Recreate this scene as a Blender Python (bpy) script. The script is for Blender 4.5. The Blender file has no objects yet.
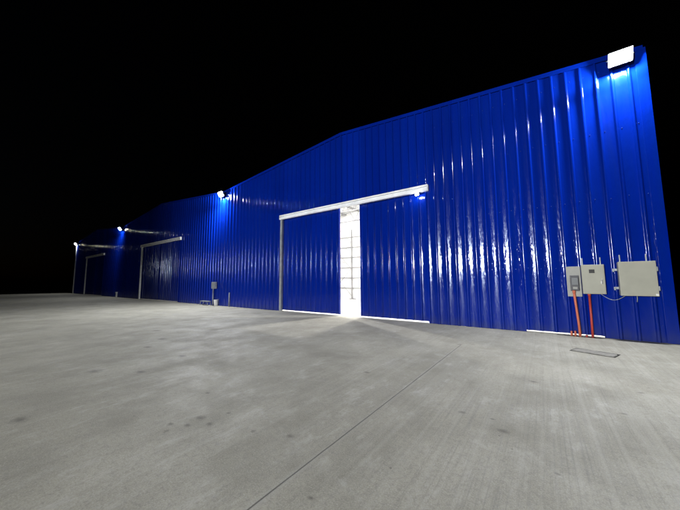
import bpy, bmesh, math, random
from mathutils import Vector, Matrix
random.seed(7)
R = math.radians
scene = bpy.context.scene
COL = scene.collection

# ------------------------------------------------------------------ materials
def mat(name, col=(.5, .5, .5), rough=.5, metal=0.0, spec=.5):
    m = bpy.data.materials.new(name); m.use_nodes = True
    b = m.node_tree.nodes['Principled BSDF']
    b.inputs['Base Color'].default_value = (*col, 1)
    b.inputs['Roughness'].default_value = rough
    b.inputs['Metallic'].default_value = metal
    b.inputs['Specular IOR Level'].default_value = spec
    return m

class NT:
    def __init__(s, m): s.t = m.node_tree; s.b = s.t.nodes['Principled BSDF']
    def n(s, typ, **kw):
        o = s.t.nodes.new(typ)
        for k, v in kw.items(): setattr(o, k, v)
        return o
    def l(s, a, b): s.t.links.new(a, b)
    def setin(s, sock, v):
        if isinstance(v, bpy.types.NodeSocket): s.l(v, sock)
        else: sock.default_value = v
    def math(s, op, a, b=0.0, c=0.0, clamp=False):
        o = s.n('ShaderNodeMath', operation=op); o.use_clamp = clamp
        for i, v in enumerate((a, b, c)): s.setin(o.inputs[i], v)
        return o.outputs[0]
    def coord(s, which='Object'): return s.n('ShaderNodeTexCoord').outputs[which]
    def mapping(s, v, scale=(1, 1, 1), loc=(0, 0, 0), rot=(0, 0, 0)):
        o = s.n('ShaderNodeMapping'); s.l(v, o.inputs[0])
        o.inputs['Scale'].default_value = scale; o.inputs['Location'].default_value = loc
        o.inputs['Rotation'].default_value = rot
        return o.outputs[0]
    def noise(s, v, scale, detail=4, rough=.55):
        o = s.n('ShaderNodeTexNoise'); s.l(v, o.inputs['Vector'])
        o.inputs['Scale'].default_value = scale; o.inputs['Detail'].default_value = detail
        o.inputs['Roughness'].default_value = rough
        return o.outputs['Fac']
    def remap(s, v, a, b, c, d, smooth=False):
        o = s.n('ShaderNodeMapRange'); s.l(v, o.inputs[0])
        if smooth: o.interpolation_type = 'SMOOTHSTEP'
        for i, x in enumerate((a, b, c, d)): o.inputs[i + 1].default_value = x
        return o.outputs[0]
    def mix(s, f, a, b, mode='MIX'):
        o = s.n('ShaderNodeMix', data_type='RGBA', blend_type=mode)
        s.setin(o.inputs[0], f)
        for i, v in ((6, a), (7, b)):
            if isinstance(v, bpy.types.NodeSocket): s.l(v, o.inputs[i])
            else: o.inputs[i].default_value = (*v, 1)
        return o.outputs[2]
    def bump(s, h, strength=.3, dist=.01, prev=None):
        o = s.n('ShaderNodeBump'); s.l(h, o.inputs['Height'])
        o.inputs['Strength'].default_value = strength; o.inputs['Distance'].default_value = dist
        if prev is not None: s.l(prev, o.inputs['Normal'])
        return o.outputs[0]

def weather(m, amount=.12, scale=6, rvar=.12, bump=0.0):
    """small blotches in colour and gloss"""
    t = NT(m); c = t.coord(); f = t.noise(c, scale, 5)
    base = tuple(t.b.inputs['Base Color'].default_value[:3]); r = t.b.inputs['Roughness'].default_value
    col = t.mix(t.remap(f, .3, .7, 0, 1), tuple(x * (1 - amount) for x in base), tuple(min(1, x * (1 + amount)) for x in base))
    t.l(col, t.b.inputs['Base Color'])
    t.l(t.remap(f, .3, .7, max(.02, r - rvar), min(1, r + rvar)), t.b.inputs['Roughness'])
    if bump: t.l(t.bump(t.noise(c, scale * 6, 3), bump, .002), t.b.inputs['Normal'])
    return m

def blue_sheet(name):
    m = mat(name, (.004, .022, .36), .2, 0, .38)
    m.node_tree.nodes['Principled BSDF'].inputs['Specular Tint'].default_value = (.75, .85, 1, 1)
    t = NT(m); c = t.coord('Object')
    # dust film low down on the sheets and rain streaks
    st = t.noise(t.mapping(c, (9, 9, .5)), 1.0, 4)
    big = t.noise(t.mapping(c, (.35, .35, .5)), 1.0, 3)
    col = t.mix(t.remap(st, .35, .75, 0, 1), (.001, .0165, .275), (.0014, .019, .245))
    col = t.mix(t.remap(big, .3, .75, 0, .45), col, (.0006, .011, .215))
    sx = t.n('ShaderNodeSeparateXYZ'); t.l(c, sx.inputs[0])                      # each sheet left the mill a shade apart
    wn = t.n('ShaderNodeTexWhiteNoise', noise_dimensions='1D'); t.l(t.math('FLOOR', t.math('DIVIDE', t.math('ADD', sx.outputs[0], 100.05), .915)), wn.inputs['W'])
    v = t.remap(wn.outputs[0], 0, 1, .86, 1.1); cv = t.n('ShaderNodeCombineXYZ')
    for k in range(3): t.l(v, cv.inputs[k])
    col = t.mix(1.0, col, cv.outputs[0], 'MULTIPLY')
    dn = t.noise(t.mapping(c, (7, 7, 2.2)), 1.0, 5, .65)                          # splashed dust along the foot
    dust = t.remap(t.math('ADD', sx.outputs[2], t.remap(dn, .3, .7, -.12, .16)), .02, .30, .30, 0)
    col = t.mix(dust, col, (.06, .065, .085))
    tg = t.n('ShaderNodeTangent', direction_type='UV_MAP'); tg.uv_map = 'UVMap'; t.l(tg.outputs[0], t.b.inputs['Tangent'])
    t.b.inputs['Anisotropic'].default_value = .72
    t.l(col, t.b.inputs['Base Color'])
    sp = t.noise(t.mapping(c, (14, 14, 5)), 1.0, 5, .65)
    r = t.math('ADD', t.remap(st, .3, .8, .085, .135), t.remap(sp, .55, .85, 0, .06))
    t.l(r, t.b.inputs['Roughness'])
    # oil-canning of the pans plus small dents
    h1 = t.noise(t.mapping(c, (4.2, 4.2, .55)), 1.0, 2, .5)
    h2 = t.noise(t.mapping(c, (13, 13, 4)), 1.0, 3, .6)
    n = t.bump(h1, .5, .017); n = t.bump(h2, .55, .0075, n)
    t.l(n, t.b.inputs['Normal'])
    return m

M = {}
M['blue'] = blue_sheet('blue_painted_sheet')
M['screw'] = mat('screw_heads', (.03, .06, .28), .25, .2)
M['galv'] = weather(mat('galvanised_white', (.88, .89, .9), .32), .1, 3, .1)
M['galv_dull'] = weather(mat('galvanised_dull', (.34, .36, .38), .5, .4), .2, 5)
M['white'] = weather(mat('white_lining', (.82, .82, .8), .6), .03, 2)
M['steel'] = weather(mat('grey_steel', (.24, .24, .24), .5), .2, 4)
M['floor_in'] = weather(mat('interior_floor', (.72, .71, .68), .35), .08, 2)
M['beige'] = weather(mat('beige_enamel', (.37, .365, .30), .45), .06, 4, .08)
M['greyboard'] = weather(mat('grey_board', (.35, .35, .325), .55), .1, 7)
M['black'] = mat('black_plastic', (.02, .02, .02), .35)
M['dark'] = mat('dark_grey_plastic', (.09, .09, .1), .3)
M['glass'] = mat('meter_glass', (.25, .26, .27), .08)
M['orange'] = weather(mat('orange_pvc', (.62, .16, .085), .45), .12, 9)
M['red'] = weather(mat('red_pvc', (.5, .06, .045), .45), .12, 9)
M['whitep'] = weather(mat('white_plastic', (.75, .75, .74), .5), .08, 8)
M['housing'] = weather(mat('lamp_housing', (.08, .085, .09), .45, .3), .1, 8)
M['chrome'] = mat('latch_metal', (.6, .6, .58), .25, .9)
M['soil'] = mat('dark_soil', (.012, .012, .01), .95)
M['cover'] = weather(mat('cover_concrete', (.25, .24, .215), .85), .3, 12, .1, .5)
M['gap'] = mat('dirt_filled_gap', (.025, .023, .02), .95)

def emitter(name, col, strength):
    m = bpy.data.materials.new(name); m.use_nodes = True
    nt = m.node_tree; nt.nodes.clear()
    e = nt.nodes.new('ShaderNodeEmission'); o = nt.nodes.new('ShaderNodeOutputMaterial')
    e.inputs[0].default_value = (*col, 1); e.inputs[1].default_value = strength
    nt.links.new(e.outputs[0], o.inputs[0]); return m

# concrete yard -------------------------------------------------------
def concrete():
    m = mat('broom_finished_concrete', (.33, .32, .29), .75)
    t = NT(m); c = t.coord('Object')
    sx = t.n('ShaderNodeSeparateXYZ'); t.l(c, sx.inputs[0]); X, Y = sx.outputs[0], sx.outputs[1]
    big = t.noise(c, .22, 4, .55); mid = t.noise(c, 1.3, 6, .62); fine = t.noise(c, 26, 5, .7)
    col = t.mix(t.remap(big, .3, .7, 0, 1), (.318, .302, .244), (.408, .39, .318))
    col = t.mix(t.remap(mid, .40, .64, 0, .75), col, (.255, .242, .196))
    # pale laitance clouds
    lait = t.noise(t.mapping(c, (.8, .5, 1), (3.3, 1.7, 0)), 1.0, 5, .6)
    col = t.mix(t.remap(lait, .48, .68, 0, .6), col, (.485, .463, .385))
    col = t.mix(t.remap(fine, .46, .66, 0, .45), col, (.20, .19, .165))
    grit = t.noise(c, 95, 4, .75)
    col = t.mix(t.remap(grit, .5, .68, 0, .55), col, (.18, .172, .15))
    col = t.mix(t.remap(grit, .48, .34, 0, .45), col, (.54, .52, .47))
    scuff = t.noise(t.mapping(c, (5, 2.2, 1), (1, 4, 0), (0, 0, .3)), 1.0, 8, .75)
    col = t.mix(t.math('MULTIPLY', t.remap(scuff, .52, .63, 0, .7), t.remap(mid, .35, .6, 1, .1)), col, (.50, .485, .435))
    # broom texture: fine ridges that run at right angles to the wall
    wob = t.noise(t.mapping(c, (.6, .12, 1)), 1.0, 2)
    xx = t.math('ADD', X, t.math('MULTIPLY', wob, .05))
    cv = t.n('ShaderNodeCombineXYZ'); t.l(xx, cv.inputs[0]); t.l(t.math('MULTIPLY', Y, .014), cv.inputs[1])
    b1 = t.noise(cv.outputs[0], 42, 5, .75)
    b2 = t.noise(cv.outputs[0], 9, 3, .6)
    area = t.remap(t.noise(t.mapping(c, (.35, .2, 1), (5, 2, 0)), 1.0, 3), .35, .6, .25, 1)
    right = t.remap(X, -3.5, -.5, .45, 1)
    amt = t.math('MULTIPLY', area, right)
    lines = t.math('MULTIPLY', t.remap(b1, .5, .64, 0, .42), amt)
    col = t.mix(lines, col, (.19, .183, .16))
    col = t.mix(t.math('MULTIPLY', t.remap(b2, .5, .66, 0, .28), amt), col, (.5, .485, .43))
    # saw-cut joint running out from the wall
    jd = t.math('ABSOLUTE', t.math('ADD', X, t.math('ADD', 1.558, t.math('MULTIPLY', t.noise(t.mapping(c, (0, 1.5, 0)), 1.0, 3), .012))))
    jm = t.math('MULTIPLY', t.remap(jd, .002, .009, .75, 0), t.math('LESS_THAN', Y, -2.78))
    edge = t.math('MULTIPLY', t.remap(jd, .012, .05, .35, 0), t.math('LESS_THAN', Y, -2.78))
    col = t.mix(t.math('MULTIPLY', edge, t.remap(mid, .4, .6, 0, 1)), col, (.42, .41, .38))
    col = t.mix(jm, col, (.05, .047, .04))
    # second joint, parallel to the wall, filled with pale grout that has flaked
    jy = t.math('ABSOLUTE', t.math('ADD', t.math('ADD', Y, 7.40), t.math('MULTIPLY', t.math('ADD', X, 2.6), .266)))
    fl = t.noise(t.mapping(c, (7, 7, 7)), 1.0, 4, .7)
    seg = t.math('MULTIPLY', t.math('LESS_THAN', X, -.95), t.math('GREATER_THAN', X, -5.6))
    jy = t.math('ADD', jy, t.remap(fl, .3, .7, -.03, .10))
    col = t.mix(t.math('MULTIPLY', t.remap(jy, .0, .06, .5, 0), t.math('MULTIPLY', seg, t.remap(t.noise(t.mapping(c, (2.2, 2.2, 2.2)), 1.0, 5, .7), .42, .62, 0, 1))), col, (.47, .46, .43))
    # scattered small droppings and spots
    vo = t.n('ShaderNodeTexVoronoi'); vo.inputs['Scale'].default_value = 1.35; t.l(c, vo.inputs['Vector'])
    vsel = t.n('ShaderNodeSeparateColor'); t.l(vo.outputs['Color'], vsel.inputs[0])
    vd = t.math('ADD', vo.outputs['Distance'], t.remap(t.noise(c, 11, 3, .7), .3, .7, -.035, .035))
    rad = t.remap(vsel.outputs[0], 0, 1, .008, .035)
    spot = t.math('MULTIPLY', t.math('LESS_THAN', vd, rad), t.math('GREATER_THAN', vsel.outputs[1], .45))
    col = t.mix(t.math('MULTIPLY', spot, .42), col, (.10, .095, .08))
    vo2 = t.n('ShaderNodeTexVoronoi'); vo2.inputs['Scale'].default_value = 5.0; t.l(c, vo2.inputs['Vector'])
    vs2 = t.n('ShaderNodeSeparateColor'); t.l(vo2.outputs['Color'], vs2.inputs[0])
    sp2 = t.math('MULTIPLY', t.math('LESS_THAN', vo2.outputs['Distance'], .05), t.math('GREATER_THAN', vs2.outputs[1], .72))
    col = t.mix(t.math('MULTIPLY', sp2, .55), col, (.09, .085, .075))
    # stains that stand where the photograph has them
    stains = [(-2.97, -7.86, .07), (-2.77, -7.87, .05), (-2.93, -8.01, .04), (-3.09, -8.1, .04), (-5.7, -6.81, .13), (-5.24, -7.65, .10),
              (-7.81, -6.34, .16), (-7.1, -6.9, .12), (-5.89, -8.06, .14), (-4.45, -8.97, .10), (-3.54, -7.47, .04), (-2.83, -7.63, .03),
              (-1.31, -7.99, .03), (-1.96, -7.56, .04), (-.39, -6.33, .06), (-.79, -6.15, .05), (-.51, -6.13, .03), (0, -6.77, .025),
              (-1.6, -2.75, .07), (-1.35, -2.6, .05), (-9.3, -5.9, .18), (-2.3, -5.6, .05), (.6, -5.2, .04), (.9, -4.3, .05), (-.2, -4.6, .06), (1.2, -5.3, .03)]
    warp = t.remap(t.noise(c, 9, 4, .7), .2, .8, .45, 1.6)
    acc = None
    for (a, b, r) in stains:
        d = t.math('SQRT', t.math('ADD', t.math('POWER', t.math('SUBTRACT', X, a), 2.0),
                                  t.math('POWER', t.math('MULTIPLY', t.math('SUBTRACT', Y, b), 1.5), 2.0)))
        q = t.remap(t.math('DIVIDE', t.math('MULTIPLY', d, warp), r), .2, 1.2, .55, 0)
        acc = q if acc is None else t.math('MAXIMUM', acc, q)
    col = t.mix(acc, col, (.07, .064, .055))
    # dark ragged band along the foot of the wall beside the boxes
    foot_noise = t.noise(t.mapping(c, (3, 9, 1)), 1.0, 4, .65)
    dm = t.math('MULTIPLY', t.remap(t.math('ADD', Y, t.remap(foot_noise, .3, .7, -.12, .14)), -.2, -.04, 0, .8),
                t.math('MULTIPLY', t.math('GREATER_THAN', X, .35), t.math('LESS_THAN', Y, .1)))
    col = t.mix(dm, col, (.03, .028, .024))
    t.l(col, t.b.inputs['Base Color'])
    t.l(t.remap(mid, .3, .7, .55, .85), t.b.inputs['Roughness'])
    hh = t.math('ADD', t.math('MULTIPLY', t.math('MULTIPLY', b1, amt), .8), t.math('MULTIPLY', fine, .5))
    n = t.bump(hh, .55, .006)
    n = t.bump(t.math('SUBTRACT', 1.0, jm), .6, .01, n)
    n = t.bump(mid, .25, .01, n)
    t.l(n, t.b.inputs['Normal'])
    return m
M['concrete'] = concrete()

# ------------------------------------------------------------------ mesh helpers
class MB:
    def __init__(s): s.bm = bmesh.new(); s.mi = 0; s.smooth = False
    def box(s, x0, x1, y0, y1, z0, z1, bev=0.0, mtx=None):
        r = bmesh.ops.create_cube(s.bm, size=1.0); vs = r['verts']
        mx = Matrix.Translation(((x0 + x1) / 2, (y0 + y1) / 2, (z0 + z1) / 2)) @ Matrix.Diagonal((x1 - x0, y1 - y0, z1 - z0, 1))
        bmesh.ops.transform(s.bm, matrix=mx, verts=vs)
        fs = set(f for v in vs for f in v.link_faces)
        if bev:
            es = list(set(e for v in vs for e in v.link_edges))
            rr = bmesh.ops.bevel(s.bm, geom=es, offset=bev, segments=2, affect='EDGES', profile=.6)
            fs = set(f for f in rr['faces']) | set(f for v in rr['verts'] for f in v.link_faces)
            vs = list(set(v for f in fs for v in f.verts))
        if mtx is not None: bmesh.ops.transform(s.bm, matrix=mtx, verts=list(set(v for f in fs for v in f.verts)))
        for f in fs: f.material_index = s.mi
        return s
    def tube(s, pts, r, seg=10, cap=True):
        pts = [Vector(p) for p in pts]; rings = []
        for i, p in enumerate(pts):
            d = (pts[min(i + 1, len(pts) - 1)] - pts[max(i - 1, 0)]).normalized()
            a = Vector((0, 0, 1)) if abs(d.z) < .9 else Vector((1, 0, 0))
            u = d.cross(a).normalized(); v = d.cross(u)
            rr = r[i] if isinstance(r, (list, tuple)) else r
            rings.append([s.bm.verts.new(p + u * rr * math.cos(2 * math.pi * k / seg) + v * rr * math.sin(2 * math.pi * k / seg)) for k in range(seg)])
        for a, b in zip(rings, rings[1:]):
            for k in range(seg):
                f = s.bm.faces.new((a[k], a[(k + 1) % seg], b[(k + 1) % seg], b[k])); f.smooth = True; f.material_index = s.mi
        if cap:
            for rg in (rings[0], rings[-1]):
                f = s.bm.faces.new(rg); f.material_index = s.mi
        return s
    def bar(s, a, b, w):
        """square bar from a to b"""
        return s.tube([a, b], w * .7, 4)
    def quad(s, *p):
        f = s.bm.faces.new([s.bm.verts.new(q) for q in p]); f.material_index = s.mi; return s
    def build(s, name, mats, parent=None, recalc=True):
        if recalc: bmesh.ops.recalc_face_normals(s.bm, faces=s.bm.faces[:])
        uv = s.bm.loops.layers.uv.new('UVMap')
        for f in s.bm.faces:
            for lp in f.loops: q = lp.vert.co; lp[uv].uv = (q.z, q.x + q.y)
        me = bpy.data.meshes.new(name); s.bm.to_mesh(me); s.bm.free()
        for m in (mats if isinstance(mats, (list, tuple)) else [mats]): me.materials.append(m)
        o = bpy.data.objects.new(name, me); COL.objects.link(o)
        if parent is not None:
            o.parent = parent
            o.matrix_parent_inverse = Matrix.Translation(-parent_world(parent))
        return o
def parent_world(o):
    v = Vector(o.location)
    return v
def thing(name, label, cat, loc=(0, 0, 0), group=None):
    o = bpy.data.objects.new(name, None); COL.objects.link(o); o.location = loc; o.empty_display_size = .3
    o['label'] = label; o['category'] = cat
    if group: o['group'] = group
    return o
def struct(o): o['kind'] = 'structure'; return o

# ------------------------------------------------------------------ dimensions
XR, BAY = 2.31, 18.22
EAVE, PEAK = 7.08, 7.90
DEPTH = 9.8
bays = [(XR - BAY * (i + 1), XR - BAY * i) for i in range(3)]        # (left, right)
XL = bays[-1][0]
RIB0, PITCH = 1.42, .305
DOORH = 4.60
def top(x):
    for a, b in bays:
        if a - 1e-6 <= x <= b + 1e-6:
            c = (a + b) / 2
            return PEAK - (PEAK - EAVE) * abs(x - c) / (BAY / 2)
    return EAVE
PROF = [(-.152, 0), (-.050, 0), (-.042, .0015), (-.036, .006), (-.020, .027), (-.015, .0305), (-.010, .032), (.010, .032), (.015, .0305),
        (.020, .027), (.036, .006), (.042, .0015), (.050, 0)]
def prof_at(x):
    d = (x - RIB0 + PITCH / 2) % PITCH - PITCH / 2
    for (a, h), (b, g) in zip(PROF, PROF[1:] + [(PITCH / 2 + .001, 0)]):
        if a <= d <= b: return 1.25 * h + 1.25 * (g - h) * (d - a) / (b - a)
    return 0
def sheet(mb, x0, x1, zb, zt, y, rows=()):
    """trapezoidal profiled sheet facing -y with its ribs standing proud"""
    xs = {x0, x1}
    k0 = int(math.floor((x0 - RIB0) / PITCH)) - 1; k1 = int(math.ceil((x1 - RIB0) / PITCH)) + 1
    for k in range(k0, k1 + 1):
        for d, h in PROF:
            x = RIB0 + k * PITCH + d
            if x0 < x < x1: xs.add(x)
    for a, b in bays:
        if x0 < (a + b) / 2 < x1: xs.add((a + b) / 2)
    xs = sorted(xs); prev = None
    for x in xs:
        p = (mb.bm.verts.new((x, y - prof_at(x), zb(x) if callable(zb) else zb)),
             mb.bm.verts.new((x, y - prof_at(x), zt(x) if callable(zt) else zt)))
        if prev and x - prev[2] > 1e-5:
            f = mb.bm.faces.new((prev[0], p[0], p[1], prev[1])); f.smooth = True; f.material_index = 0
        prev = (p[0], p[1], x)
    for k in range(k0, k1 + 1):                                      # fixing screws, one beside each rib
        x = RIB0 + k * PITCH + .085
        for z in rows:
            zz = z + random.uniform(-.02, .02); xx = x + random.uniform(-.015, .015)
            lo = zb(xx) if callable(zb) else zb; hi = zt(xx) if callable(zt) else zt
            if x0 + .02 < xx < x1 - .02 and lo + .04 < zz < hi - .04:
                rim = [mb.bm.verts.new((xx + .012 * math.cos(t * math.pi / 3), y - .001, zz + .012 * math.sin(t * math.pi / 3))) for t in range(6)]
                cap = [mb.bm.verts.new((xx + .007 * math.cos(t * math.pi / 3), y - .008, zz + .007 * math.sin(t * math.pi / 3))) for t in range(6)]
                for t in range(6):
                    f = mb.bm.faces.new((rim[t], rim[(t + 1) % 6], cap[(t + 1) % 6], cap[t])); f.material_index = 1
                f = mb.bm.faces.new(cap); f.material_index = 1

# ------------------------------------------------------------------ setting
g = MB(); g.box(-400, 400, -400, 400, -.6, -.12); struct(g.build('ground', M['soil']))
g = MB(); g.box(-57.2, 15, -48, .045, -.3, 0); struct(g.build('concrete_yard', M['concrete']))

# ------------------------------------------------------------------ warehouse
W = thing('warehouse', 'long blue ribbed metal warehouse with three low gables and sliding doors', 'warehouse', (-6.8, 0, 0))
ROWS = (.4, 1.75, 3.45, 5.2, 6.8)
for i, (a, b) in enumerate(bays):
    c = (a + b) / 2; d0, d1 = c - 3.68, c + 3.64                     # door opening
    mb = MB()
    sheet(mb, a, d0, .004, top, 0, ROWS)
    sheet(mb, d0, d1, DOORH, top, 0, ROWS)
    if i == 0:                                                        # sheet cut short beside the boxes
        sheet(mb, d1, -.46, .004, top, 0, ROWS)
        sheet(mb, -.46, 1.13, .05, top, 0, ROWS)
        sheet(mb, 1.13, b, .004, top, 0, ROWS)
    else: sheet(mb, d1, b, .004, top, 0, ROWS)
    mb.build('gable_wall', [M['blue'], M['screw']], W, recalc=False)
    # verge flashing along the roof edge
    mb = MB()
    for (p, q) in ((a + .01, c), (c, b - .01)):
        zp, zq = top(p), top(q)
        for (y0, y1, u0, u1) in ((-.055, -.045, -.09, .03), (-.055, .1, .03, .036)):
            vs = [(p, y0, zp + u0), (q, y0, zq + u0), (q, y1, zq + u0), (p, y1, zp + u0), (p, y0, zp + u1), (q, y0, zq + u1), (q, y1, zq + u1), (p, y1, zp + u1)]
            V = [mb.bm.verts.new(v) for v in vs]
            for f in ((0, 1, 2, 3), (4, 7, 6, 5), (0, 4, 5, 1), (1, 5, 6, 2), (2, 6, 7, 3), (3, 7, 4, 0)): mb.bm.faces.new([V[k] for k in f])
    mb.build('verge_flashing', M['blue'], W)
    # roof sheets
    mb = MB()
    for (p, q) in ((a, c), (c, b)):
        zp, zq = top(p), top(q)
        n = 30
        for k in range(n):
            y0, y1 = .02 + (DEPTH + .1) * k / n, .02 + (DEPTH + .1) * (k + 1) / n; h = .025
            for (u, v, s0, s1) in ((y0, y0 + .25 * (y1 - y0), 0, 0), (y0 + .25 * (y1 - y0), y0 + .4 * (y1 - y0), 0, h), (y0 + .4 * (y1 - y0), y0 + .85 * (y1 - y0), h, h), (y0 + .85 * (y1 - y0), y1, h, 0)):
                mb.quad((p, u, zp + s0), (q, u, zq + s0), (q, v, zq + s1), (p, v, zp + s1))
    mb.build('roof', M['blue'], W)
    # white lining below the roof
    mb = MB()
    for (p, q) in ((a, c), (c, b)):
        zp, zq = top(p) - .06, top(q) - .06
        mb.quad((p, .05, zp), (q, .05, zq), (q, DEPTH - .02, zq), (p, DEPTH - .02, zp))
    mb.build('ceiling_lining', M['white'], W)
    # door leaves, track, jamb, threshold
    if i == 0: spans = ((d0 - .25, -6.97), (-5.93, d1 + .95))
    else: spans = ((d0 - .2, c + .02), (c + .03, d1 + .2))
    for (p, q) in spans:
        mb = MB(); sheet(mb, p, q, .055, DOORH + .1, .085, ()); mb.mi = 0
        mb.box(p, q, .092, .13, .056, .12)
        lf = mb.build('sliding_door', [M['blue'], M['screw']], W, recalc=False)
        for e in (p + .003, q - .05):
            mb = MB(); mb.box(e, e + .047, .040, .135, .06, DOORH + .05, .004); mb.build('edge_stile', M['blue'], lf)
    mb = MB()                                                         # C-shaped hanging rail: two pale lips and a recess
    t0, t1 = d0 - .08, d1 + .10
    mb.box(t0, t1, -.06, -.035, DOORH - .06, DOORH + .16)
    mb.box(t0, t1, -.15, -.062, DOORH + .10, DOORH + .16, .004)
    mb.box(t0, t1, -.15, -.062, DOORH - .06, DOORH + .01, .004)
    mb.box(t0 - .012, t0 - .001, -.152, -.036, DOORH - .062, DOORH + .162)
    mb.box(t1 + .001, t1 + .012, -.152, -.036, DOORH - .062, DOORH + .162)
    mb.build('door_track', M['galv'], W)
    mb = MB(); mb.box(d0 - .10, d0 + .02, -.075, -.034, 0, DOORH - .064, .004); mb.box(d0 + .022, d0 + .032, -.075, .03, 0, DOORH - .064)
    mb.build('door_jamb', M['galv_dull'] if i == 0 else M['galv'], W)
    mb = MB(); mb.box(d1 - .02, d1 + .03, -.045, .02, .02, DOORH - .064, .004)
    mb.build('door_jamb', M['blue'], W)
# corner trims, side and back walls, downpipe
mb = MB(); mb.box(XR - .16, XR + .035, -.045, -.034, .004, EAVE - .02, .003); mb.box(XR + .024, XR + .035, -.034, .16, .004, EAVE - .02, .003); mb.build('corner_trim', M['blue'], W)
mb = MB(); mb.box(XL - .035, XL + .16, -.045, -.034, .004, EAVE - .02, .003); mb.box(XL - .035, XL - .024, -.034, .16, .004, EAVE - .02, .003); mb.build('corner_trim', M['blue'], W)
def side(x, sgn):
    mb = MB(); prev = None; n = int(DEPTH / PITCH)
    for k in range(n):
        for d, h in PROF:
            y = .02 + k * PITCH + .16 + d
            p = (mb.bm.verts.new((x + sgn * h, y, .004)), mb.bm.verts.new((x + sgn * h, y, EAVE)))
            if prev: f = mb.bm.faces.new((prev[0], p[0], p[1], prev[1])); f.smooth = True
            prev = p
    mb.build('side_wall', [M['blue']], W)
    mb = MB(); mb.box(x - sgn * .05 - .005, x - sgn * .05 + .005, .03, DEPTH - .02, .006, EAVE - .08); mb.build('wall_lining', M['white'], W)
side(XR, 1); side(XL, -1)
mb = MB(); prev = None
for x in [XL, XL + .001] + [(a + b) / 2 for a, b in reversed(bays)] + [b for a, b in reversed(bays)]: pass
xs = sorted({XL} | {(a + b) / 2 for a, b in bays} | {b for a, b in bays})
for x0, x1 in zip(xs, xs[1:]): mb.quad((x0, DEPTH + .05, .004), (x1, DEPTH + .05, .004), (x1, DEPTH + .05, top(x1)), (x0, DEPTH + .05, top(x0)))
mb.build('back_wall', M['blue'], W)
mb = MB()
for x0, x1 in zip(xs, xs[1:]): mb.quad((x0, DEPTH, .006), (x1, DEPTH, .006), (x1, DEPTH, top(x1) - .07), (x0, DEPTH, top(x0) - .07))
mb.build('wall_lining', M['white'], W)
# pale lining behind the front sheet keeps the interior light in (door openings left free)
mb = MB()
for a, b in bays:
    c = (a + b) / 2; d0, d1 = c - 3.68, c + 3.64
    for p, q in ((a, d0 - .35), (d1 + 1.1, b)):
        zl = .06 if (q > 1 and p > -3.2) else .006
        mb.quad((p, .16, zl), (q, .16, zl), (q, .16, top(q) - .07), (p, .16, top(p) - .07))
    for p, q in ((d0 - .35, c), (c, d1 + 1.1)):
        mb.quad((p, .16, DOORH + .15), (q, .16, DOORH + .15), (q, .16, top(q) - .07), (p, .16, top(p) - .07))
mb.build('wall_lining', M['white'], W)
mb = MB(); mb.box(XL + .06, XR - .06, .047, DEPTH - .01, -.3, .003); mb.build('floor', M['floor_in'], W)
mb = MB(); mb.tube([(XL - .10, -.09, .05), (XL - .10, -.09, EAVE - .5), (XL - .06, -.06, EAVE - .25), (XL - .02, -.04, EAVE - .1)], .055, 10)
mb.build('downpipe', M['whitep'], W)
# interior steel of the first bay
a, b = bays[0]; c = (a + b) / 2
for y in (2.2, 4.7, 7.2):
    mb = MB(); mb.bar((a + .3, y, 5.85), (b - .3, y, 5.85), .05)
    mb.bar((a + .3, y, top(a + .3) - .3), (c, y, PEAK - .3), .05); mb.bar((c, y, PEAK - .3), (b - .3, y, top(b - .3) - .3), .05)
    n = 22; pts = [(a + .3 + (b - a - .6) * k / n) for k in range(n + 1)]
    for k in range(n):
        if k % 2 == 0: mb.bar((pts[k], y, 5.85), (pts[k + 1], y, top(pts[k + 1]) - .3), .028)
        else: mb.bar((pts[k], y, top(pts[k]) - .3), (pts[k + 1], y, 5.85), .028)
    mb.build('roof_truss', M['steel'], W)
for k in range(1, 14):
    x = a + (b - a) * k / 14; mb = MB(); mb.box(x - .03, x + .03, .2, DEPTH - .1, top(x) - .24, top(x) - .13); mb.build('purlin', M['steel'], W)
for z in (.9, 1.75, 2.6, 3.45, 4.3, 5.15):
    mb = MB(); mb.box(a + .1, b - .1, DEPTH - .07, DEPTH - .02, z - .022, z + .022); mb.build('girt', M['steel'], W)
for x in (-12.75, -8.8, -4.9, -1.0):
    mb = MB(); mb.box(x - .03, x + .03, DEPTH - .2, DEPTH - .09, .004, 5.8); mb.box(x - .16, x + .3, DEPTH - .3, DEPTH - .03, .0035, .05); mb.build('column', M['steel'], W)
for x in (-15.4, -13.9):
    mb = MB()
    for k in range(5): mb.bar((x + (0 if k % 2 else 1.1), DEPTH - .16, .3 + k * 1.1), (x + (1.1 if k % 2 else 0), DEPTH - .16, 1.4 + k * 1.1), .022)
    mb.build('wall_brace', M['steel'], W)

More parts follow.
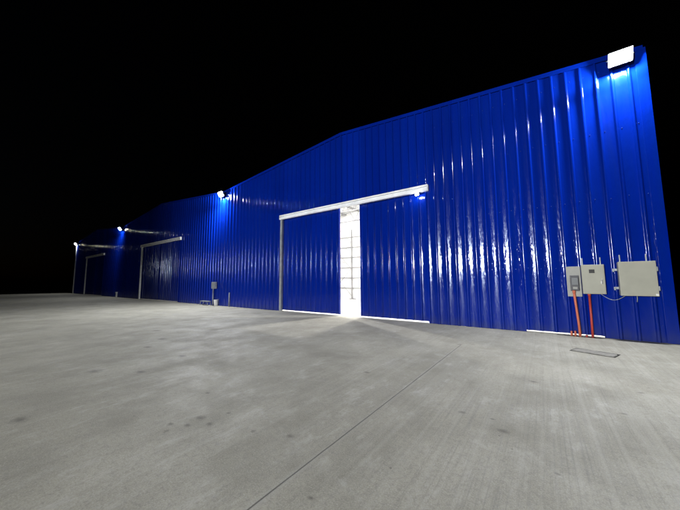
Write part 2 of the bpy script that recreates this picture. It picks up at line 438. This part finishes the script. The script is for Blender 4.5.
# ------------------------------------------------------------------ lamps
LED = [emitter('lit_led_panel', (.95, .98, 1.0), v) for v in (2800, 3700, 700, 520)]
M['led_far'] = emitter('lit_led_panel_far', (.95, .97, 1.0), 150)
M['bay_led'] = emitter('lit_high_bay', (1, .98, .95), 5600)
M['bay_led_added'] = emitter('added_high_bay_back', (1, .98, .95), 1700)  # added back row that brightens the interior
M['glint_led'] = emitter('lit_track_glint', (.9, .95, 1), 120)  # added glow that makes the glint on the door track
def floodlight(x, label, tilt=60, yaw=0, z=6.85, y=-.30, lens=None, w=.40, h=.28, wall=0.0):
    t = thing('floodlight', label, 'floodlight', (x, y, z), 'floodlights along the warehouse eaves')
    rot = Matrix.Translation((x, y, z)) @ Matrix.Rotation(R(yaw), 4, 'Z') @ Matrix.Rotation(R(-tilt), 4, 'X')   # panel looks down its local -z
    mb = MB(); mb.box(-w / 2 - .02, w / 2 + .02, -h / 2 - .02, h / 2 + .02, .012, .06, .008)
    for k in range(9):
        xx = -w / 2 + .02 + (w - .04) * k / 8; mb.box(xx - .004, xx + .004, -h / 2, h / 2, .061, .10)
    bmesh.ops.transform(mb.bm, matrix=rot, verts=mb.bm.verts[:]); mb.build('housing', M['housing'], t)
    mb = MB(); mb.quad((-w / 2, -h / 2, .004), (w / 2, -h / 2, .004), (w / 2, h / 2, .004), (-w / 2, h / 2, .004))
    mb.bm.free(); mb = MB(); u, v, dz = w / 2 - .03, h / 2 - .03, -.035            # glass bulges a little
    A = [(-w / 2, -h / 2, .008), (w / 2, -h / 2, .008), (w / 2, h / 2, .008), (-w / 2, h / 2, .008)]; B = [(-u, -v, dz), (u, -v, dz), (u, v, dz), (-u, v, dz)]
    mb.quad(*B)
    for k in (2,): mb.quad(A[k], A[(k + 1) % 4], B[(k + 1) % 4], B[k])
    bmesh.ops.transform(mb.bm, matrix=rot, verts=mb.bm.verts[:]); mb.build('lens', LED[lens or 0], t)
    mb = MB()
    p = rot @ Vector((-w / 2 - .035, 0, .03)); q = rot @ Vector((w / 2 + .035, 0, .03))
    m0 = Vector((x - w / 2 - .035, y + .17, z + .12)); m1 = Vector((x + w / 2 + .035, y + .17, z + .12))
    mb.bar(p, m0, .018); mb.bar(m0, m1, .018); mb.bar(m1, q, .018)
    mb.bar((x, y + .17, z + .12), (x, wall - .03, z + .12), .03); mb.box(x - .06, x + .06, wall - .045, wall - .033, z + .04, z + .2)
    mb.build('bracket', M['housing'], t)
    return t
floodlight(1.86, 'brightest lit floodlight at the top right corner of the blue warehouse')
floodlight(XR - BAY + .1, 'lit floodlight on the wall between the half open door and the next closed door', lens=1)
floodlight(XR - 2 * BAY, 'lit floodlight on the wall between the two closed doors', lens=2)
floodlight(XL + .15, 'small lit floodlight above the white downpipe at the far left end', lens=3)
# yard lamp across the concrete, the one mirrored in the ribs
t = thing('yard_lamp', 'floodlight on a tall grey steel pole across the concrete yard', 'yard lamp', (-6.4, -30.6, 0))
mb = MB(); mb.tube([(-6.4, -30.6, 0), (-6.4, -30.6, 4.3)], [.07, .05], 14); mb.box(-6.6, -6.2, -30.8, -30.4, 0, .02); mb.build('pole', M['galv_dull'], t)
rot = Matrix.Translation((-6.4, -30.45, 4.3)) @ Matrix.Rotation(R(0), 4, 'Z') @ Matrix.Rotation(R(82), 4, 'X')
mb = MB(); mb.box(-.36, .36, -.27, .27, .012, .08, .01); bmesh.ops.transform(mb.bm, matrix=rot, verts=mb.bm.verts[:]); mb.build('housing', M['housing'], t)
mb = MB(); mb.quad((-.33, -.24, .004), (.33, -.24, .004), (.33, .24, .004), (-.33, .24, .004)); bmesh.ops.transform(mb.bm, matrix=rot, verts=mb.bm.verts[:]); mb.build('lens', M['led_far'], t)
SL = bpy.data.lights.new('floodlight_beam', 'SPOT'); SL.energy = 28000; SL.spot_size = R(86); SL.spot_blend = 1; SL.shadow_soft_size = .22; SL.color = (.96, .98, 1)
so = bpy.data.objects.new('floodlight_beam', SL); COL.objects.link(so); so.location = (-6.4, -30.2, 4.3)
so.rotation_euler = (Vector((-2.6, 0, 3.0)) - Vector((-6.4, -30.2, 4.3))).to_track_quat('-Z', 'Y').to_euler()

# three high bay lamps inside the first bay; back row added for brightness
for x, y, lab in ((-10.3, 2.4, 'round high bay lamp inside, front row, behind the left door leaf'), (-6.5, 2.4, 'round high bay lamp inside, front row, straight behind the half open door'),
                  (-2.75, 2.4, 'round high bay lamp inside, front row, behind the wall right of the door'), (-12.6, 7.4, 'round high bay lamp added to brighten the interior, back row, near the left end'),
                  (-8.6, 7.4, 'round high bay lamp added to brighten the interior, back row, left of the middle'), (-3.4, 7.4, 'round high bay lamp added to brighten the interior, back row, near the right end')):
    z = 7.1
    t = thing('high_bay_lamp', lab, 'ceiling lamp', (x, y, z), 'high bay lamps inside the warehouse')
    mb = MB(); mb.tube([(x, y, z + .02), (x, y, z + .1), (x, y, z + .2), (x, y, z + .22)], [.12, .12, .08, .05], 20); mb.tube([(x, y, z + .2), (x, y, top(x) - .07)], .01, 6); mb.build('housing', M['housing'], t)
    mb = MB(); mb.tube([(x, y, z), (x, y, z + .015)], .105, 20); mb.build('lens', M['bay_led'] if y < 5 else M['bay_led_added'], t)
# added light for a glint under the right end of the door track
t = thing('track_glint_light', 'tiny added light for the glint under the right end of the white door track', 'lamp', (-3.42, -.17, 4.46))
mb = MB(); mb.box(-3.49, -3.35, -.15, -.05, 4.47, 4.535, .006); mb.build('housing', M['whitep'], t)
mb = MB(); mb.tube([(-3.47, -.155, 4.45), (-3.37, -.155, 4.45)], .028, 10); mb.build('lens', M['glint_led'], t)

# ------------------------------------------------------------------ electric boxes
YB = -.034
t = thing('meter_box', 'grey electric meter on a board with an orange conduit below, left of the beige box', 'meter box', (.63, 0, 0))
mb = MB(); mb.box(.49, .775, -.075, YB, 1.0, 1.77, .004); mb.build('backboard', M['greyboard'], t)
mb = MB(); mb.box(.565, .725, -.15, -.077, 1.16, 1.52, .012); mb.box(.555, .735, -.095, -.0765, 1.14, 1.54, .004); me_ = mb.build('meter', M['dark'], t)
mb = MB(); mb.box(.585, .705, -.17, -.1515, 1.30, 1.47, .008); mb.build('window', M['glass'], me_)
mb = MB(); mb.box(.60, .69, -.158, -.1515, 1.19, 1.25, .003); mb.build('terminal_cover', M['greyboard'], me_)
mb = MB(); mb.tube([(.615, -.115, 1.15), (.62, -.115, 1.0), (.655, -.112, .35), (.665, -.11, 0)], .026, 12); mb.tube([(.615, -.115, 1.16), (.616, -.115, 1.09)], .033, 12); mb.build('conduit', M['orange'], t)
t = thing('breaker_box', 'beige breaker box with small black window and red conduit below', 'electric box', (1.0, 0, 0))
mb = MB(); mb.box(.79, 1.215, -.17, YB, 1.075, 1.80, .006); mb.build('case', M['beige'], t)
mb = MB(); mb.box(.805, 1.2, -.186, -.1715, 1.09, 1.785, .005); d = mb.build('door', M['beige'], t)
mb = MB(); mb.box(.93, 1.035, -.192, -.1875, 1.59, 1.68, .003); mb.build('window', M['black'], d)
mb = MB(); mb.box(1.135, 1.17, -.205, -.1875, 1.32, 1.43, .004); mb.tube([(1.15, -.205, 1.41), (1.15, -.222, 1.41)], .016, 10); mb.build('latch', M['chrome'], d)
mb = MB(); mb.tube([(.905, -.10, 1.08), (.905, -.10, .5), (.90, -.10, 0)], .024, 12); mb.tube([(.905, -.10, 1.08), (.905, -.10, 1.03)], .031, 12); mb.build('conduit', M['red'], t)
for x in (.83, 1.17):
    mb = MB(); mb.box(x - .011, x + .011, -.055, -.0345, 1.802, 1.98, .003); mb.build('mounting_rail', M['galv_dull'], t)
t = thing('junction_box', 'large square beige electric cabinet, rightmost on the wall', 'electric box', (1.76, 0, 0))
mb = MB(); mb.box(1.46, 2.055, -.22, YB, 1.055, 1.835, .006); mb.build('case', M['beige'], t)
mb = MB(); mb.box(1.452, 2.063, -.245, -.2215, 1.047, 1.843, .006); d = mb.build('door', M['beige'], t)
for z in (1.22, 1.66):
    mb = MB(); mb.box(2.0635, 2.095, -.21, -.17, z - .05, z + .05, .004); mb.build('hinge', M['galv_dull'], t)
    mb = MB(); mb.box(1.37, 1.458, -.06, -.0345, z - .025, z + .03, .004); mb.box(1.37, 1.40, -.09, -.061, z - .05, z + .03, .004); mb.build('bracket', M['galv_dull'], t)
mb = MB(); mb.box(2.01, 2.055, -.251, -.2465, 1.055, 1.10, .002); mb.build('sticker', M['whitep'], d)
for x in (1.52, 1.96):
    mb = MB(); mb.box(x - .011, x + .011, -.055, -.0345, 1.845, 2.02, .003); mb.build('mounting_rail', M['galv_dull'], t)
mb = MB(); mb.tube([(1.74, -.10, 1.05), (1.742, -.09, .98), (1.735, -.08, .90)], .008, 8); mb.build('cable_tail', M['galv_dull'], t)
mb = MB(); pts = []
for k in range(15):
    u = k / 14; pts.append((1.13 + .42 * u, -.07, 1.07 - .03 * u - .12 * math.sin(math.pi * u)))
o = mb.tube(pts, .006, 8).build('cable', M['galv_dull']); o['label'] = 'thin grey cable sagging between the two beige electric boxes'; o['category'] = 'cable'
def stub(x, h, label, m, r=.022, y=-.09, cat='pipe', grp=None):
    mb = MB(); mb.tube([(x, y, -.02), (x, y, h - .004), (x, y, h)], [r, r, r * .85], 12)
    o = mb.build('pipe_stub', m); o['label'] = label; o['category'] = cat
    if grp: o['group'] = grp
    return o
stub(.50, .125, 'short orange pipe stub sticking out of the concrete, leftmost of three', M['orange'], grp='short pipe stubs below the meter')
stub(.575, .135, 'short orange pipe stub standing beside the long orange conduit', M['orange'], grp='short pipe stubs below the meter')
stub(.79, .05, 'lowest red pipe stub between the orange and the red conduit', M['red'], grp='short pipe stubs below the meter')
stub(-14.85, .82, 'thin grey pipe standing at the blue wall left of the half open door', M['galv_dull'], .03)
mb = MB(); mb.box(-34.52, -34.33, -.16, -.05, 0, .42, .01); mb.box(-34.54, -34.31, -.18, -.04, .42, .52, .01)
o = mb.build('valve_box', M['galv']); o['label'] = 'small grey post box at the wall foot below the third floodlight'; o['category'] = 'post'
mb = MB(); mb.tube([(2.47, .12, -.05), (2.47, .12, .34), (2.47, .12, .36)], [.05, .05, .04], 12)
o = mb.build('marker_post', M['whitep']); o['label'] = 'short white post behind the right corner of the warehouse'; o['category'] = 'post'
# small panel on a post, bucket and trestle under the second floodlight
t = thing('post_panel', 'small grey switch panel on a thin post under the second floodlight', 'electric box', (-16.4, -.15, 0))
mb = MB(); mb.box(-16.58, -16.2, -.24, -.10, 1.03, 1.44, .01); mb.build('case', M['galv_dull'], t)
mb = MB(); mb.box(-16.55, -16.23, -.255, -.2415, 1.06, 1.41, .006); mb.build('door', M['galv_dull'], t)
mb = MB(); mb.tube([(-16.5, -.15, 0), (-16.5, -.15, 1.03)], .032, 10); mb.box(-16.6, -16.4, -.24, -.06, 0, .015); mb.build('post', M['galv_dull'], t)
t = thing('bucket', 'white plastic bucket on the concrete beside the panel post', 'bucket', (-16.05, -.2, 0))
mb = MB(); mb.tube([(-16.05, -.2, .002), (-16.05, -.2, .36), (-16.05, -.2, .38), (-16.05, -.2, .38), (-16.05, -.2, .03)], [.10, .13, .135, .12, .09], 18); mb.build('body', M['whitep'], t)
mb = MB(); mb.tube([(-16.05 + .135 * math.cos(k * math.pi / 8), -.335 if 0 else -.2 - .05 * math.sin(k * math.pi / 8), .36 - .12 * math.sin(k * math.pi / 8)) for k in range(9)], .006, 6); mb.build('handle', M['galv_dull'], t)
t = thing('low_trestle', 'low pale metal trestle standing at the wall left of the bucket', 'trestle', (-17.1, -.25, 0))
mb = MB(); mb.box(-17.65, -16.75, -.36, -.12, .22, .27, .006); mb.build('top', M['galv_dull'], t)
for x in (-17.6, -16.8):
    for y in (-.34, -.14):
        mb = MB(); mb.bar((x, y, .22), (x + (-.06 if x < -17 else .06), y, 0), .03); mb.build('leg', M['galv_dull'], t)
# handhole cover in the yard
t = thing('handhole_cover', 'broken dark concrete cover set in the yard in front of the electric boxes', 'cover', (.72, -1.98, 0))
rot = Matrix.Translation((.72, -2.0, 0)) @ Matrix.Rotation(R(-20), 4, 'Z')
mb = MB(); mb.box(-.335, .335, -.20, .18, .001, .004); bmesh.ops.transform(mb.bm, matrix=rot, verts=mb.bm.verts[:]); mb.build('frame', M['gap'], t)
mb = MB()
pts = [(-.31, -.18), (-.1, -.19), (.02, -.165), (.2, -.185), (.31, -.175), (.32, .03), (.3, .11), (.1, .09), (-.05, .12), (-.2, .10), (-.31, .07), (-.315, 0)]
b0 = [mb.bm.verts.new((x, y, .0045)) for x, y in pts]; b1 = [mb.bm.verts.new((x * .985, y * .98, .014)) for x, y in pts]
mb.bm.faces.new(b1)
for k in range(len(pts)): mb.bm.faces.new((b0[k], b0[(k + 1) % len(pts)], b1[(k + 1) % len(pts)], b1[k]))
bmesh.ops.transform(mb.bm, matrix=rot, verts=mb.bm.verts[:]); mb.build('lid', M['cover'], t)

# ------------------------------------------------------------------ night sky, moon-weak sun
w = bpy.data.worlds.new('World'); scene.world = w; w.use_nodes = True
nt = w.node_tree; bg = nt.nodes['Background']; sky = nt.nodes.new('ShaderNodeTexSky'); sky.sky_type = 'NISHITA'
sky.sun_disc = False; sky.sun_elevation = R(-5); sky.sun_rotation = R(200)
nt.links.new(sky.outputs[0], bg.inputs[0]); bg.inputs[1].default_value = .05
L = bpy.data.lights.new('sun', 'SUN'); L.energy = .002; L.angle = R(.5); L.color = (1, .95, .88)
lo = bpy.data.objects.new('sun', L); COL.objects.link(lo); lo.rotation_euler = (R(95), 0, R(-20)); lo.location = (0, -20, 20)

# ------------------------------------------------------------------ camera
cam = bpy.data.cameras.new('camera'); co = bpy.data.objects.new('camera', cam); COL.objects.link(co)
f_px, yaw, pitch, roll = 277.132, -0.6307666, 0.0971781, -0.0049436
cam.sensor_width = 36; cam.lens = f_px / 680 * 36; cam.clip_end = 2000; cam.clip_start = .05
fw = Vector((math.sin(yaw) * math.cos(pitch), math.cos(yaw) * math.cos(pitch), math.sin(pitch)))
rt = Vector((math.cos(yaw), -math.sin(yaw), 0)); up = rt.cross(fw)
r2 = rt * math.cos(roll) + up * math.sin(roll); u2 = -rt * math.sin(roll) + up * math.cos(roll)
mx = Matrix((r2, u2, -fw)).transposed().to_4x4(); mx.translation = Vector((0, -9.449, 1.4)); co.matrix_world = mx
scene.camera = co
scene.view_settings.view_transform = 'Standard'; scene.view_settings.look = 'None'
scene.view_settings.exposure = 0; scene.view_settings.gamma = 1; scene.view_settings.use_curve_mapping = False
scene.cycles.use_denoising = True
scene.cycles.max_bounces = 8; scene.cycles.diffuse_bounces = 4; scene.cycles.sample_clamp_indirect = 6
